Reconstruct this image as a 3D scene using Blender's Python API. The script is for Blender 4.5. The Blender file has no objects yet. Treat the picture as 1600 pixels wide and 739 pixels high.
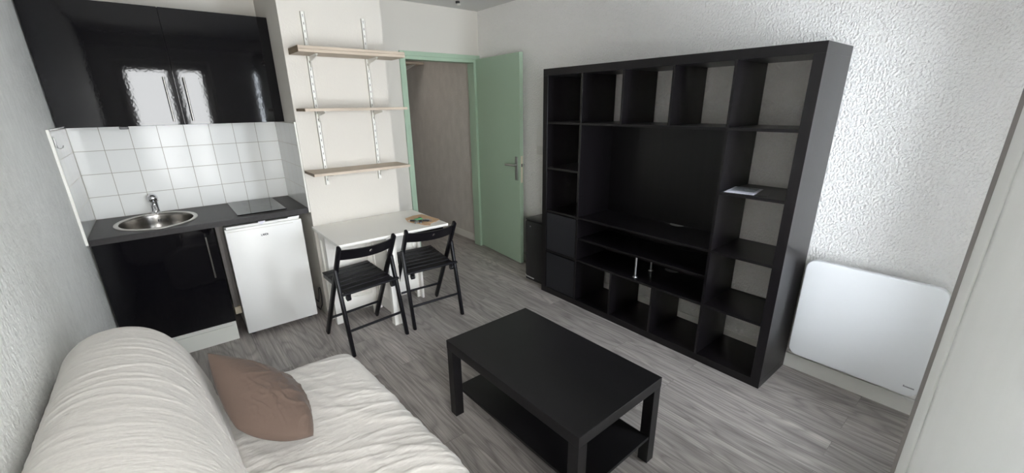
import bpy, bmesh, math, random
from mathutils import Vector, Matrix, noise
random.seed(4)
sc = bpy.context.scene
COL = sc.collection
R = math.radians

# ------------------------------------------------------------------ camera
def make_camera():
    yaw, pit, rol = R(-39.0827), R(-18.5335), R(-0.7794)
    fwd = Vector((math.sin(-yaw)*math.cos(pit), math.cos(yaw)*math.cos(pit), math.sin(pit)))
    right = fwd.cross(Vector((0, 0, 1))).normalized()
    up = right.cross(fwd)
    r2 = right*math.cos(rol) + up*math.sin(rol)
    u2 = -right*math.sin(rol) + up*math.cos(rol)
    m = Matrix((r2, u2, -fwd)).transposed().to_4x4()
    m.translation = Vector((-2.8054, -3.9659, 1.5964))
    cd = bpy.data.cameras.new('camera'); cd.sensor_width = 36; cd.sensor_fit = 'HORIZONTAL'
    cd.lens = 661.0138/1600*36; cd.shift_y = 15.25/1600; cd.clip_start = .02
    co = bpy.data.objects.new('camera', cd); COL.objects.link(co); co.matrix_world = m
    sc.camera = co
make_camera()

# ------------------------------------------------------------------ light, exposure
sc.view_settings.view_transform = 'Standard'
sc.view_settings.look = 'None'
sc.view_settings.gamma = 1
sc.view_settings.use_curve_mapping = False
sc.view_settings.exposure = 0.40
w = bpy.data.worlds.new('sky'); sc.world = w; w.use_nodes = True
bg = w.node_tree.nodes['Background']
bg.inputs[0].default_value = (0.86, 0.93, 1.0, 1); bg.inputs[1].default_value = 9.0
def area(name, loc, rot, sx, sy, power, color):
    l = bpy.data.lights.new(name, 'AREA'); l.shape = 'RECTANGLE'; l.size = sx; l.size_y = sy
    l.energy = power; l.color = color
    o = bpy.data.objects.new(name, l); COL.objects.link(o); o.location = loc; o.rotation_euler = rot
    return o
# daylight falling through the french window behind the camera
area('daylight', (-2.53, -4.62, 1.35), (R(90), 0, 0), 1.3, 2.2, 100, (1.0, 0.975, 0.935))
area('daylight_fill_right', (-1.02, -4.62, 1.35), (R(90), 0, 0), 1.35, 2.2, 140, (0.84, 0.91, 1.0))  # extra daylight behind the added second window, brightens the right wall

# added fill light with no lamp behind it, brightens the hall past the doorway
area('hall_fill_light', (-1.0, 1.0, 2.40), (0, 0, 0), .25, .25, 2.6, (1.0, .93, .84))

# ------------------------------------------------------------------ materials
def N(nt, t, **k):
    n = nt.nodes.new(t)
    for a, b in k.items(): setattr(n, a, b)
    return n
def mat(name, col, rough=.5, metal=0, spec=.5, coat=0, bump=None, var=None, sheen=0, trans=0):
    """bump = (scale, strength, distance, stretch xyz, kind);  var = (scale, amount, stretch xyz)"""
    m = bpy.data.materials.new(name); m.use_nodes = True
    nt = m.node_tree; b = nt.nodes['Principled BSDF']
    b.inputs['Base Color'].default_value = (*col, 1)
    b.inputs['Roughness'].default_value = rough; b.inputs['Metallic'].default_value = metal
    b.inputs['Specular IOR Level'].default_value = spec; b.inputs['Coat Weight'].default_value = coat
    b.inputs['Coat Roughness'].default_value = .06
    b.inputs['Sheen Weight'].default_value = sheen
    tc = N(nt, 'ShaderNodeTexCoord')
    def nz(scale, st, kind='n', detail=4):
        mp = N(nt, 'ShaderNodeMapping'); mp.inputs['Scale'].default_value = st
        nt.links.new(tc.outputs['Object'], mp.inputs[0])
        if kind == 'v':
            t = N(nt, 'ShaderNodeTexVoronoi', feature='SMOOTH_F1'); t.inputs['Scale'].default_value = scale
            nt.links.new(mp.outputs[0], t.inputs['Vector']); return t.outputs['Distance']
        t = N(nt, 'ShaderNodeTexNoise'); t.inputs['Scale'].default_value = scale; t.inputs['Detail'].default_value = detail
        nt.links.new(mp.outputs[0], t.inputs['Vector']); return t.outputs['Fac']
    if bump:
        sc_, st_, di_, sr_, kd_ = bump
        bp = N(nt, 'ShaderNodeBump'); bp.inputs['Strength'].default_value = st_; bp.inputs['Distance'].default_value = di_
        nt.links.new(nz(sc_, sr_, kd_), bp.inputs['Height']); nt.links.new(bp.outputs[0], b.inputs['Normal'])
    if var:
        sc_, am_, sr_ = var
        mr = N(nt, 'ShaderNodeMapRange'); mr.inputs['From Min'].default_value = .3; mr.inputs['From Max'].default_value = .7
        mr.inputs['To Min'].default_value = 1-am_; mr.inputs['To Max'].default_value = 1+am_
        nt.links.new(nz(sc_, sr_), mr.inputs[0])
        mx = N(nt, 'ShaderNodeVectorMath', operation='SCALE'); mx.inputs[0].default_value = col
        nt.links.new(mr.outputs[0], mx.inputs['Scale']); nt.links.new(mx.outputs[0], b.inputs['Base Color'])
    return m
O3 = (1, 1, 1)
M = {}
M['crepi'] = mat('textured_plaster', (.90, .878, .842), .75, bump=(90, 1.0, .013, (1, 1, .8), 'n'))
M['plaster'] = mat('white_plaster', (.665, .632, .575), .8, bump=(90, .25, .003, O3, 'n'))
M['wallpaper'] = mat('embossed_wallpaper', (.80, .805, .785), .6, bump=(60, .9, .008, (1, 1.2, .8), 'n'), var=(22, .05, (1, 1.4, .7)))
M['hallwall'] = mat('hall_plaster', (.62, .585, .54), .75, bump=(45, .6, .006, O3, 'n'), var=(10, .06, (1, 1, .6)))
M['ceiling'] = mat('ceiling_paint', (.62, .61, .59), .9, bump=(60, .2, .003, O3, 'n'))
M['trim'] = mat('white_trim_paint', (.80, .785, .73), .45)
M['green'] = mat('sage_green_paint', (.40, .53, .40), .42, bump=(200, .12, .001, O3, 'n'))
M['gloss'] = mat('black_gloss_lacquer', (.004, .0038, .005), .035, spec=.36, bump=(70, .10, .0008, O3, 'n'))
M['bookcase'] = mat('black_brown_foil', (.0048, .0038, .0046), .31, spec=.42, bump=(60, .15, .001, (1, 1, .06), 'n'), var=(30, .3, (1, 1, .05)))
M['lack'] = mat('black_table_foil', (.0085, .0078, .0085), .36, spec=.32, bump=(140, .08, .0006, O3, 'n'), var=(6, .25, (1, .3, 1)))
M['chair'] = mat('black_stained_wood', (.006, .0056, .0075), .34, spec=.2, bump=(120, .1, .001, (1, 1, .1), 'n'))
M['fabricblack'] = mat('black_fabric', (.008, .008, .011), .9, bump=(400, .3, .001, O3, 'n'))
M['white_lacquer'] = mat('white_lacquer', (.88, .86, .81), .38)
M['enamel'] = mat('white_enamel', (.77, .765, .74), .35, bump=(6, .05, .01, O3, 'n'))
M['plinth'] = mat('white_plinth', (.74, .74, .68), .5)
M['worktop'] = mat('anthracite_laminate', (.034, .031, .031), .42, spec=.22, bump=(300, .1, .0005, O3, 'n'), var=(60, .15, (1, 1, 1)))
M['greypanel'] = mat('grey_wood_panel', (.085, .075, .066), .6, var=(30, .25, (1, 1, .08)))
M['beige'] = mat('beige_block', (.38, .33, .25), .7)
M['glassceramic'] = mat('black_ceramic_glass', (.006, .006, .007), .05, spec=.28)
M['steel'] = mat('brushed_steel', (.30, .285, .265), .24, 1, bump=(200, .1, .0004, (1, 1, 20), 'n'))
M['steelrim'] = mat('polished_steel_rim', (.50, .48, .45), .32, 1)
M['grommet'] = mat('grey_plastic', (.42, .42, .42), .6)
M['silver'] = mat('silver_trim', (.75, .75, .74), .3, .4)
M['chrome'] = mat('chrome', (.75, .75, .77), .1, 1)
M['greymetal'] = mat('grey_metal', (.55, .55, .55), .35, 1)
M['oak'] = mat('bleached_oak', (.50, .415, .325), .55, bump=(90, .15, .0006, (.06, 1, 1), 'n'), var=(45, .16, (.06, 1, 1)))
M['oakend'] = mat('oak_end_edge', (.23, .17, .11), .6, var=(60, .2, (1, .2, 1)))
M['cotton'] = mat('off_white_cotton', (.60, .57, .53), .85, sheen=.15, bump=(26, .4, .006, (1, 3.5, 1), 'n'))
M['brown'] = mat('taupe_cotton', (.097, .064, .048), .9, sheen=.1, bump=(35, .35, .004, (1, 1, 1), 'n'))
M['radiator'] = mat('radiator_enamel', (.78, .785, .785), .35)
M['ink'] = mat('dark_ink', (.03, .03, .035), .5)
M['greyink'] = mat('grey_ink', (.16, .16, .17), .5)
M['blackplastic'] = mat('black_plastic', (.012, .012, .013), .3)
M['paper'] = mat('printed_paper', (.70, .69, .76), .6)
M['printgrey'] = mat('print_grey', (.33, .35, .37), .6, var=(60, .4, O3))
M['kraft'] = mat('kraft_paper', (.62, .41, .25), .8, bump=(18, .3, .004, O3, 'n'), var=(12, .08, O3))
M['keygreen'] = mat('green_plastic', (.10, .42, .16), .35)
M['switch'] = mat('switch_plastic', (.80, .78, .73), .4)
M['cream'] = mat('cream_metal', (.70, .64, .50), .4)
M['slot'] = mat('slot_dark', (.12, .115, .11), .8)
M['taupe'] = mat('taupe_band', (.27, .25, .245), .8)

def glass_mat():
    m = bpy.data.materials.new('window_glass'); m.use_nodes = True; nt = m.node_tree; nt.nodes.clear()
    o = N(nt, 'ShaderNodeOutputMaterial'); mx = N(nt, 'ShaderNodeMixShader'); t = N(nt, 'ShaderNodeBsdfTransparent')
    g = N(nt, 'ShaderNodeBsdfGlossy'); g.inputs['Roughness'].default_value = .02
    f = N(nt, 'ShaderNodeFresnel'); f.inputs[0].default_value = 1.45
    nt.links.new(f.outputs[0], mx.inputs[0]); nt.links.new(t.outputs[0], mx.inputs[1]); nt.links.new(g.outputs[0], mx.inputs[2])
    nt.links.new(mx.outputs[0], o.inputs[0]); return m
M['glass'] = glass_mat()

def curtain_mat():
    m = mat('ivory_curtain', (.74, .735, .715), .85, bump=(7, .25, .006, (6, 6, .3), 'n'), var=(6, .04, (5, 5, .3)))
    nt = m.node_tree; b = nt.nodes['Principled BSDF']; o = nt.nodes['Material Output']
    t = N(nt, 'ShaderNodeBsdfTranslucent'); t.inputs[0].default_value = (.76, .755, .74, 1)
    mx = N(nt, 'ShaderNodeMixShader'); mx.inputs[0].default_value = .55
    nt.links.new(b.outputs[0], mx.inputs[1]); nt.links.new(t.outputs[0], mx.inputs[2]); nt.links.new(mx.outputs[0], o.inputs[0])
    return m
M['curtain'] = curtain_mat()

def _sharp(nt, sn):
    # thin dark growth lines instead of soft bands
    a = N(nt, 'ShaderNodeMath', operation='ADD'); nt.links.new(sn.outputs[0], a.inputs[0]); a.inputs[1].default_value = 1.0
    h = N(nt, 'ShaderNodeMath', operation='MULTIPLY'); nt.links.new(a.outputs[0], h.inputs[0]); h.inputs[1].default_value = .5
    p = N(nt, 'ShaderNodeMath', operation='POWER'); nt.links.new(h.outputs[0], p.inputs[0]); p.inputs[1].default_value = .45
    q = N(nt, 'ShaderNodeMath', operation='MULTIPLY_ADD'); nt.links.new(p.outputs[0], q.inputs[0]); q.inputs[1].default_value = 2; q.inputs[2].default_value = -1
    return q
def floor_mat():
    m = bpy.data.materials.new('grey_wood_planks'); m.use_nodes = True; nt = m.node_tree; b = nt.nodes['Principled BSDF']
    L = nt.links.new
    tc = N(nt, 'ShaderNodeTexCoord'); sp = N(nt, 'ShaderNodeSeparateXYZ'); L(tc.outputs['Object'], sp.inputs[0])
    cb = N(nt, 'ShaderNodeCombineXYZ'); L(sp.outputs[1], cb.inputs[0]); L(sp.outputs[0], cb.inputs[1])
    br = N(nt, 'ShaderNodeTexBrick'); br.offset = .37; br.offset_frequency = 2; br.squash = 1
    L(cb.outputs[0], br.inputs['Vector'])
    br.inputs['Scale'].default_value = 1; br.inputs['Brick Width'].default_value = 1.22; br.inputs['Row Height'].default_value = .135
    br.inputs['Mortar Size'].default_value = .0012; br.inputs['Mortar Smooth'].default_value = .3
    br.inputs['Color1'].default_value = (0, 0, 0, 1); br.inputs['Color2'].default_value = (1, 1, 1, 1); br.inputs['Mortar'].default_value = (.5, .5, .5, 1)
    rnd = N(nt, 'ShaderNodeSeparateColor'); L(br.outputs['Color'], rnd.inputs[0])
    # per plank offset of the grain
    off = N(nt, 'ShaderNodeMath', operation='MULTIPLY'); L(rnd.outputs[0], off.inputs[0]); off.inputs[1].default_value = 37
    c2 = N(nt, 'ShaderNodeCombineXYZ')
    my = N(nt, 'ShaderNodeMath', operation='MULTIPLY'); L(sp.outputs[1], my.inputs[0]); my.inputs[1].default_value = .15
    L(sp.outputs[0], c2.inputs[0]); L(my.outputs[0], c2.inputs[1]); L(off.outputs[0], c2.inputs[2])
    wv = N(nt, 'ShaderNodeTexNoise'); wv.inputs['Scale'].default_value = 7.5; wv.inputs['Detail'].default_value = 1.5; wv.inputs['Roughness'].default_value = .4
    L(c2.outputs[0], wv.inputs['Vector'])
    ring = N(nt, 'ShaderNodeMath', operation='MULTIPLY'); L(wv.outputs['Fac'], ring.inputs[0]); ring.inputs[1].default_value = 70
    sn = N(nt, 'ShaderNodeMath', operation='SINE'); L(ring.outputs[0], sn.inputs[0]); sn = _sharp(nt, sn)
    c3 = N(nt, 'ShaderNodeCombineXYZ')
    mx3 = N(nt, 'ShaderNodeMath', operation='MULTIPLY'); L(sp.outputs[0], mx3.inputs[0]); mx3.inputs[1].default_value = 1
    my3 = N(nt, 'ShaderNodeMath', operation='MULTIPLY'); L(sp.outputs[1], my3.inputs[0]); my3.inputs[1].default_value = .024
    L(mx3.outputs[0], c3.inputs[0]); L(my3.outputs[0], c3.inputs[1]); L(off.outputs[0], c3.inputs[2])
    fn = N(nt, 'ShaderNodeTexNoise'); fn.inputs['Scale'].default_value = 165; fn.inputs['Detail'].default_value = 5; fn.inputs['Roughness'].default_value = .65
    L(c3.outputs[0], fn.inputs['Vector'])
    bn = N(nt, 'ShaderNodeTexNoise'); bn.inputs['Scale'].default_value = 14; bn.inputs['Detail'].default_value = 3
    L(c3.outputs[0], bn.inputs['Vector'])
    def rng(s, a, bb, f0=0., f1=1.):
        r = N(nt, 'ShaderNodeMapRange'); L(s, r.inputs[0]); r.inputs['From Min'].default_value = f0; r.inputs['From Max'].default_value = f1
        r.inputs['To Min'].default_value = a; r.inputs['To Max'].default_value = bb; return r.outputs[0]
    def mul(a, c):
        q = N(nt, 'ShaderNodeMath', operation='MULTIPLY'); L(a, q.inputs[0]); L(c, q.inputs[1]); return q.outputs[0]
    v = mul(mul(mul(rng(sn.outputs[0], 0.72, 1.06, -1, 1), rng(fn.outputs['Fac'], .66, 1.28, .3, .7)), rng(bn.outputs['Fac'], .84, 1.16, .3, .7)), rng(rnd.outputs[0], .88, 1.12))
    mort = rng(br.outputs['Fac'], 1, .65)
    v = mul(v, mort)
    sc_ = N(nt, 'ShaderNodeVectorMath', operation='SCALE'); sc_.inputs[0].default_value = (.350, .318, .298); L(v, sc_.inputs['Scale'])
    L(sc_.outputs[0], b.inputs['Base Color'])
    b.inputs['Roughness'].default_value = .42; b.inputs['Specular IOR Level'].default_value = .45
    bp = N(nt, 'ShaderNodeBump'); bp.inputs['Strength'].default_value = .25; bp.inputs['Distance'].default_value = .0015
    L(v, bp.inputs['Height']); L(bp.outputs[0], b.inputs['Normal'])
    return m
M['floor'] = floor_mat()

def tile_mat(name, ax, spec=.24, rough=.13):
    """square 15 cm tiles; ax = which object axis runs along the wall"""
    m = bpy.data.materials.new(name); m.use_nodes = True; nt = m.node_tree; b = nt.nodes['Principled BSDF']; L = nt.links.new
    tc = N(nt, 'ShaderNodeTexCoord'); sp = N(nt, 'ShaderNodeSeparateXYZ'); L(tc.outputs['Object'], sp.inputs[0])
    cb = N(nt, 'ShaderNodeCombineXYZ'); L(sp.outputs[ax], cb.inputs[0]); L(sp.outputs[2], cb.inputs[1])
    br = N(nt, 'ShaderNodeTexBrick'); br.offset = 0; br.squash = 1; L(cb.outputs[0], br.inputs['Vector'])
    br.inputs['Scale'].default_value = 1; br.inputs['Brick Width'].default_value = .15; br.inputs['Row Height'].default_value = .15
    br.inputs['Mortar Size'].default_value = .0017; br.inputs['Mortar Smooth'].default_value = .1
    br.inputs['Color1'].default_value = (.80, .80, .775, 1); br.inputs['Color2'].default_value = (.76, .765, .745, 1); br.inputs['Mortar'].default_value = (.36, .33, .28, 1)
    L(br.outputs['Color'], b.inputs['Base Color'])
    r = N(nt, 'ShaderNodeMapRange'); L(br.outputs['Fac'], r.inputs[0]); r.inputs['To Min'].default_value = rough; b.inputs['Specular IOR Level'].default_value = spec; r.inputs['To Max'].default_value = .8
    L(r.outputs[0], b.inputs['Roughness'])
    nz = N(nt, 'ShaderNodeTexNoise'); nz.inputs['Scale'].default_value = 9; L(tc.outputs['Object'], nz.inputs['Vector'])
    ad = N(nt, 'ShaderNodeMath', operation='SUBTRACT'); mu = N(nt, 'ShaderNodeMath', operation='MULTIPLY'); L(nz.outputs['Fac'], mu.inputs[0]); mu.inputs[1].default_value = 1.2
    L(mu.outputs[0], ad.inputs[0]); L(br.outputs['Fac'], ad.inputs[1])
    bp = N(nt, 'ShaderNodeBump'); bp.inputs['Strength'].default_value = .35; bp.inputs['Distance'].default_value = .001
    L(ad.outputs[0], bp.inputs['Height']); L(bp.outputs[0], b.inputs['Normal'])
    return m
M['tile_x'] = tile_mat('white_tiles_back', 0); M['tile_y'] = tile_mat('white_tiles_side', 1, .6, .04)

def slotted_mat():
    m = mat('slotted_white_metal', (.80, .785, .73), .45); nt = m.node_tree; b = nt.nodes['Principled BSDF']; L = nt.links.new
    tc = N(nt, 'ShaderNodeTexCoord'); sp = N(nt, 'ShaderNodeSeparateXYZ'); L(tc.outputs['Object'], sp.inputs[0])
    def mth(op, a, v=None, c=None):
        q = N(nt, 'ShaderNodeMath', operation=op); L(a, q.inputs[0])
        if v is not None:
            if isinstance(v, float): q.inputs[1].default_value = v
            else: L(v, q.inputs[1])
        return q.outputs[0]
    fx = mth('LESS_THAN', mth('ABSOLUTE', sp.outputs[0]), .0022)
    fz = mth('LESS_THAN', mth('FLOORED_MODULO', sp.outputs[2], .047), .015)
    f = mth('MULTIPLY', fx, fz)
    mx = N(nt, 'ShaderNodeMix', data_type='RGBA'); L(f, mx.inputs[0]); mx.inputs[6].default_value = (.80, .785, .73, 1); mx.inputs[7].default_value = (.13, .12, .11, 1)
    L(mx.outputs[2], b.inputs['Base Color']); return m
M['slotted'] = slotted_mat()

# ------------------------------------------------------------------ mesh helpers
def box(bm, x0, x1, y0, y1, z0, z1, bev=0, rot=None, piv=None):
    b2 = bmesh.new()
    bmesh.ops.create_cube(b2, size=1)
    bmesh.ops.scale(b2, vec=(abs(x1-x0), abs(y1-y0), abs(z1-z0)), verts=b2.verts)
    bmesh.ops.translate(b2, vec=((x0+x1)/2, (y0+y1)/2, (z0+z1)/2), verts=b2.verts)
    if bev: bmesh.ops.bevel(b2, geom=b2.edges[:], offset=bev, segments=2, affect='EDGES', profile=.5)
    if rot: bmesh.ops.rotate(b2, verts=b2.verts, cent=piv or (0, 0, 0), matrix=rot)
    _merge(bm, b2)
def _merge(bm, b2):
    me = bpy.data.meshes.new('tmp'); b2.to_mesh(me); b2.free(); bm.from_mesh(me); bpy.data.meshes.remove(me)
def bar(bm, p, q, w, d, side=(1, 0, 0), bev=.003):
    """rectangular bar from p to q; w along side, d across"""
    p, q = Vector(p), Vector(q); z = (q-p); L = z.length; z.normalize()
    s = Vector(side); s = (s - z*s.dot(z)).normalized(); t = z.cross(s)
    b2 = bmesh.new(); bmesh.ops.create_cube(b2, size=1)
    bmesh.ops.scale(b2, vec=(w, d, L), verts=b2.verts)
    if bev: bmesh.ops.bevel(b2, geom=b2.edges[:], offset=bev, segments=2, affect='EDGES', profile=.5)
    m = Matrix((s, t, z)).transposed().to_4x4(); m.translation = (p+q)/2
    bmesh.ops.transform(b2, matrix=m, verts=b2.verts); _merge(bm, b2)
def cyl(bm, p, q, r, r2=None, n=20, cap=True):
    p, q = Vector(p), Vector(q); z = q-p; L = z.length
    b2 = bmesh.new(); bmesh.ops.create_cone(b2, cap_ends=cap, segments=n, radius1=r, radius2=r if r2 is None else r2, depth=L)
    m = z.to_track_quat('Z', 'Y').to_matrix().to_4x4(); m.translation = (p+q)/2
    bmesh.ops.transform(b2, matrix=m, verts=b2.verts); _merge(bm, b2)
def tube(bm, pts, r, n=10):
    pts = [Vector(p) for p in pts]
    for a, b in zip(pts, pts[1:]): cyl(bm, a, b, r, n=n)
    for p in pts:
        b2 = bmesh.new(); bmesh.ops.create_uvsphere(b2, u_segments=n, v_segments=6, radius=r); bmesh.ops.translate(b2, vec=p, verts=b2.verts); _merge(bm, b2)
def poly(bm, pts, dirv, h):
    """prism: polygon pts (3D, planar) extruded by dirv*h"""
    vs = [bm.verts.new(p) for p in pts]; d = Vector(dirv)*h
    ws = [bm.verts.new(Vector(p)+d) for p in pts]
    bm.faces.new(vs); bm.faces.new(ws[::-1]); n = len(vs)
    for i in range(n): bm.faces.new((vs[i], ws[i], ws[(i+1) % n], vs[(i+1) % n]))
def rrect(cx, cy, w, h, r, n=8):
    o = []
    for sx, sy, a0 in ((1, 1, 0), (-1, 1, 90), (-1, -1, 180), (1, -1, 270)):
        for i in range(n+1):
            a = R(a0+90*i/n); o.append((cx+sx*(w/2-r)+r*math.cos(a), cy+sy*(h/2-r)+r*math.sin(a)))
    return o
def mk(name, bm, m, parent=None, loc=(0, 0, 0), smooth=False, rotz=0):
    bmesh.ops.recalc_face_normals(bm, faces=bm.faces)
    me = bpy.data.meshes.new(name); bm.to_mesh(me); bm.free()
    me.materials.append(M[m] if isinstance(m, str) else m)
    if smooth:
        for p in me.polygons: p.use_smooth = True
    o = bpy.data.objects.new(name, me); COL.objects.link(o); o.location = loc; o.rotation_euler = (0, 0, rotz)
    if parent: o.parent = parent
    return o
def smooth_angle(o, ang=35):
    me = o.data
    bm = bmesh.new(); bm.from_mesh(me)
    for f in bm.faces: f.smooth = True
    for e in bm.edges:
        if len(e.link_faces) == 2 and e.calc_face_angle(0) > R(ang): e.smooth = False
    bm.to_mesh(me); bm.free(); return o
def bx(name, dims, m, parent=None, bev=0, loc=(0, 0, 0)):
    bm = bmesh.new(); box(bm, *dims, bev=bev); return mk(name, bm, m, parent, loc)
def thing(name, label, cat, loc=(0, 0, 0), rotz=0, group=None):
    o = bpy.data.objects.new(name, None); COL.objects.link(o); o.empty_display_size = .1
    o.location = loc; o.rotation_euler = (0, 0, rotz); o['label'] = label; o['category'] = cat
    if group: o['group'] = group
    return o
def tag(o, label, cat, group=None):
    o['label'] = label; o['category'] = cat
    if group: o['group'] = group
    return o
def struct(o): o['kind'] = 'structure'; return o
def dup(root, loc, rotz=0, label=None):
    r = root.copy(); COL.objects.link(r); r.location = loc; r.rotation_euler = (0, 0, rotz)
    if label: r['label'] = label
    for ch in list(root.children):
        c = ch.copy(); COL.objects.link(c); c.parent = r
        for g in ch.children:
            d = g.copy(); COL.objects.link(d); d.parent = c
    return r

# ------------------------------------------------------------------ room shell
H = 2.498; KL = -3.234; KR = -2.034; BRX = -1.34; BRY = -.67; WB = -4.15; HY = 2.6; T = .12
struct(bx('floor', (-3.5, .15, WB-.3, HY+.1, -.1, 0), 'floor'))
struct(bx('ceiling', (-3.5, .15, WB-.3, HY+.1, H, H+.1), 'ceiling'))
struct(bx('wall_right', (0, .15, WB-.3, 0, 0, H), 'crepi'))
struct(bx('wall_hall_right', (.0, .15, .0, HY, 0, H), 'hallwall'))
struct(bx('wall_left', (KL-.15, KL-.008, WB-.3, .1, 0, H), 'wallpaper'))
# wall at the far end: behind the kitchenette and round the doorway
bm = bmesh.new()
box(bm, KL-.008, KR, -.02, .10, 0, H)
box(bm, BRX-.1, -.87, -.0, .10, 0, H)
box(bm, -.87, -.0, 0, .10, 2.05, H)
struct(mk('wall_back', bm, 'plaster'))
struct(bx('wall_chimney_breast', (KR, BRX, BRY, .10, 0, H), 'plaster'))
bm = bmesh.new()
box(bm, -1.55, -1.45, .10, HY, 0, H); box(bm, -1.55, .15, HY, HY+.1, 0, H)
struct(mk('wall_hall_left', bm, 'hallwall'))
# window wall behind the camera
bm = bmesh.new(); WX0, WX1, WZ = -3.03, -2.04, 2.18
VX0, VX1 = -1.60, -.42
box(bm, KL-.008, WX0, WB-.3, WB, 0, H); box(bm, WX1, VX0, WB-.3, WB, 0, H); box(bm, VX1, 0, WB-.3, WB, 0, H); box(bm, WX0, WX1, WB-.3, WB, WZ, H); box(bm, VX0, VX1, WB-.3, WB, WZ, H)
struct(mk('wall_window_side', bm, 'crepi'))
# baseboards
struct(bx('baseboard_right', (-.014, 0, WB, -.02, 0, .095), 'trim', bev=.003))
struct(bx('baseboard_hall', (-.014, 0, .03, HY, 0, .085), 'trim', bev=.003))
struct(bx('baseboard_chimney', (KR, BRX, BRY-.014, BRY, 0, .085), 'trim', bev=.003))
struct(bx('baseboard_back', (BRX, -.91, -.014, 0, 0, .085), 'trim', bev=.003))

# french window: fixed frame, two leaves with panes
def french_window(name, X0, X1, mid):
    win = struct(bpy.data.objects.new(name, None)); COL.objects.link(win)
    bm = bmesh.new(); fy0, fy1 = WB-.17, WB-.10
    box(bm, X0, X0+.045, fy0, fy1, 0, WZ); box(bm, X1-.045, X1, fy0, fy1, 0, WZ); box(bm, X0+.045, X1-.045, fy0, fy1, WZ-.045, WZ); box(bm, X0+.045, X1-.045, fy0, fy1, 0, .04)
    mk('window_frame', bm, 'trim', win)
    for a, b in ((X0+.045, mid-.002), (mid+.002, X1-.045)):
        bm = bmesh.new(); s = .06
        y0, y1 = fy0+.01, fy1+.015
        box(bm, a, a+s, y0, y1, .042, WZ-.047); box(bm, b-s, b, y0, y1, .042, WZ-.047)
        box(bm, a+s, b-s, y0, y1, WZ-.047-s, WZ-.047); box(bm, a+s, b-s, y0, y1, .042, .45)
        lf = mk('window_leaf', bm, 'trim', win)
        bx('pane', (a+s, b-s, y0+.025, y0+.03, .45, WZ-.047-s), 'glass', lf)
french_window('window_1', WX0, WX1, -2.455)
french_window('added_window', VX0, VX1, -1.0)  # second window, out of view, added to let light onto the right wall
# neighbouring facade and railing outside
rl = thing('balcony_railing', 'dark metal railing outside the french window', 'railing', (0, 0, 0))
bm = bmesh.new(); box(bm, WX0, WX1, WB-.30, WB-.27, 1.0, 1.03); mk('handrail', bm, 'greymetal', rl)
bm = bmesh.new(); box(bm, WX0, WX1, WB-.30, WB-.27, .08, .10)
for i in range(9): cyl(bm, (WX0+.05+i*.112, WB-.285, .09), (WX0+.05+i*.112, WB-.285, 1.01), .007, n=8)
mk('balusters', bm, 'greymetal', rl)

# ------------------------------------------------------------------ doorway and green door
fr = struct(bpy.data.objects.new('door_1', None)); COL.objects.link(fr)
bm = bmesh.new()
box(bm, -.904, -.862, -.018, .0, 0, 2.083, .003); box(bm, -.044, -.002, -.018, .0, 0, 2.083, .003); box(bm, -.862, -.044, -.018, .0, 2.042, 2.083, .003)
# inner step with the rebate, lining the opening
box(bm, -.872, -.845, -.010, .11, 0, 2.05, .002); box(bm, -.075, -.048, -.010, .11, 0, 2.05, .002); box(bm, -.845, -.075, -.010, .11, 2.012, 2.045, .002)
mk('door_frame', bm, 'green', fr)
a = R(85.197); hx = -.048
leaf = bpy.data.objects.new('door_leaf_pivot', None)
leaf = struct(bpy.data.objects.new('door_2', None)); COL.objects.link(leaf)
leaf.location = (hx, -.006, 0); leaf.rotation_euler = (0, 0, math.pi + a)   # local +x runs from the hinge to the free edge
# in local coords: x 0..0.79 along leaf, y 0..-0.04 thickness
bm = bmesh.new(); box(bm, .0, .79, -.0, .040, .012, 2.045, .002); dl = mk('door_leaf', bm, 'green', leaf)
bm = bmesh.new(); box(bm, .7895, .792, .009, .031, .86, 1.12); mk('lock_plate', bm, 'cream', dl)
bm = bmesh.new(); box(bm, .7915, .7935, .013, .027, 1.015, 1.045); mk('latch', bm, 'slot', dl)
for sgn in (-1, 1):
    yb = 0 if sgn < 0 else .040
    bm = bmesh.new(); box(bm, .715, .755, yb, yb+sgn*.009, .88, 1.11, .003)
    cyl(bm, (.735, yb, 1.03), (.735, yb+sgn*.045, 1.03), .010)
    tube(bm, [(.735, yb+sgn*.045, 1.03), (.72, yb+sgn*.052, 1.03), (.61, yb+sgn*.052, 1.026)], .009)
    smooth_angle(mk('door_handle', bm, 'greymetal', dl))
for z in (.25, 1.05, 1.82):
    bm = bmesh.new(); cyl(bm, (-.006, -.0, z), (-.006, -.0, z+.09), .008, n=12); mk('hinge', bm, 'green', leaf)

# hall shelves seen through the doorway
for z, lb in ((2.085, 'lower wooden board high in the hall seen through the green doorway'), (2.32, 'upper wooden board above the other one in the hall')):
    t = thing('hall_shelf', lb, 'shelf', (0, 1.19, z))
    bx('board', (-1.44, -.002, 0, .38, 0, .024), 'oak', t, .002)
    bm = bmesh.new(); poly(bm, [(-.11, .03, 0), (-.11, .36, 0), (-.11, .36, -.06)], (1, 0, 0), .014)
    mk('bracket', bm, 'trim', t)

# light switch
t = thing('light_switch', 'small white wall switch between green door and black shelving unit', 'switch', (0, -.958, 1.18))
bx('switch_plate', (-.009, 0, -.04, .04, -.04, .04), 'switch', t, .003)
bx('rocker', (-.014, -.008, -.014, .014, -.026, .026), 'switch', t, .002)
# ceiling fitting
t = thing('ceiling_spot', 'small white light fitting on the ceiling above the doorway corner', 'ceiling light', (-.40, -.262, H))
bm = bmesh.new(); cyl(bm, (0, 0, -.016), (0, 0, 0), .020); smooth_angle(mk('base', bm, 'blackplastic', t))
bm = bmesh.new(); cyl(bm, (.01, 0, -.028), (.01, 0, -.016), .018, .015); smooth_angle(mk('lamp_holder', bm, 'switch', t))

# ------------------------------------------------------------------ kitchenette
WT = .891
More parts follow.
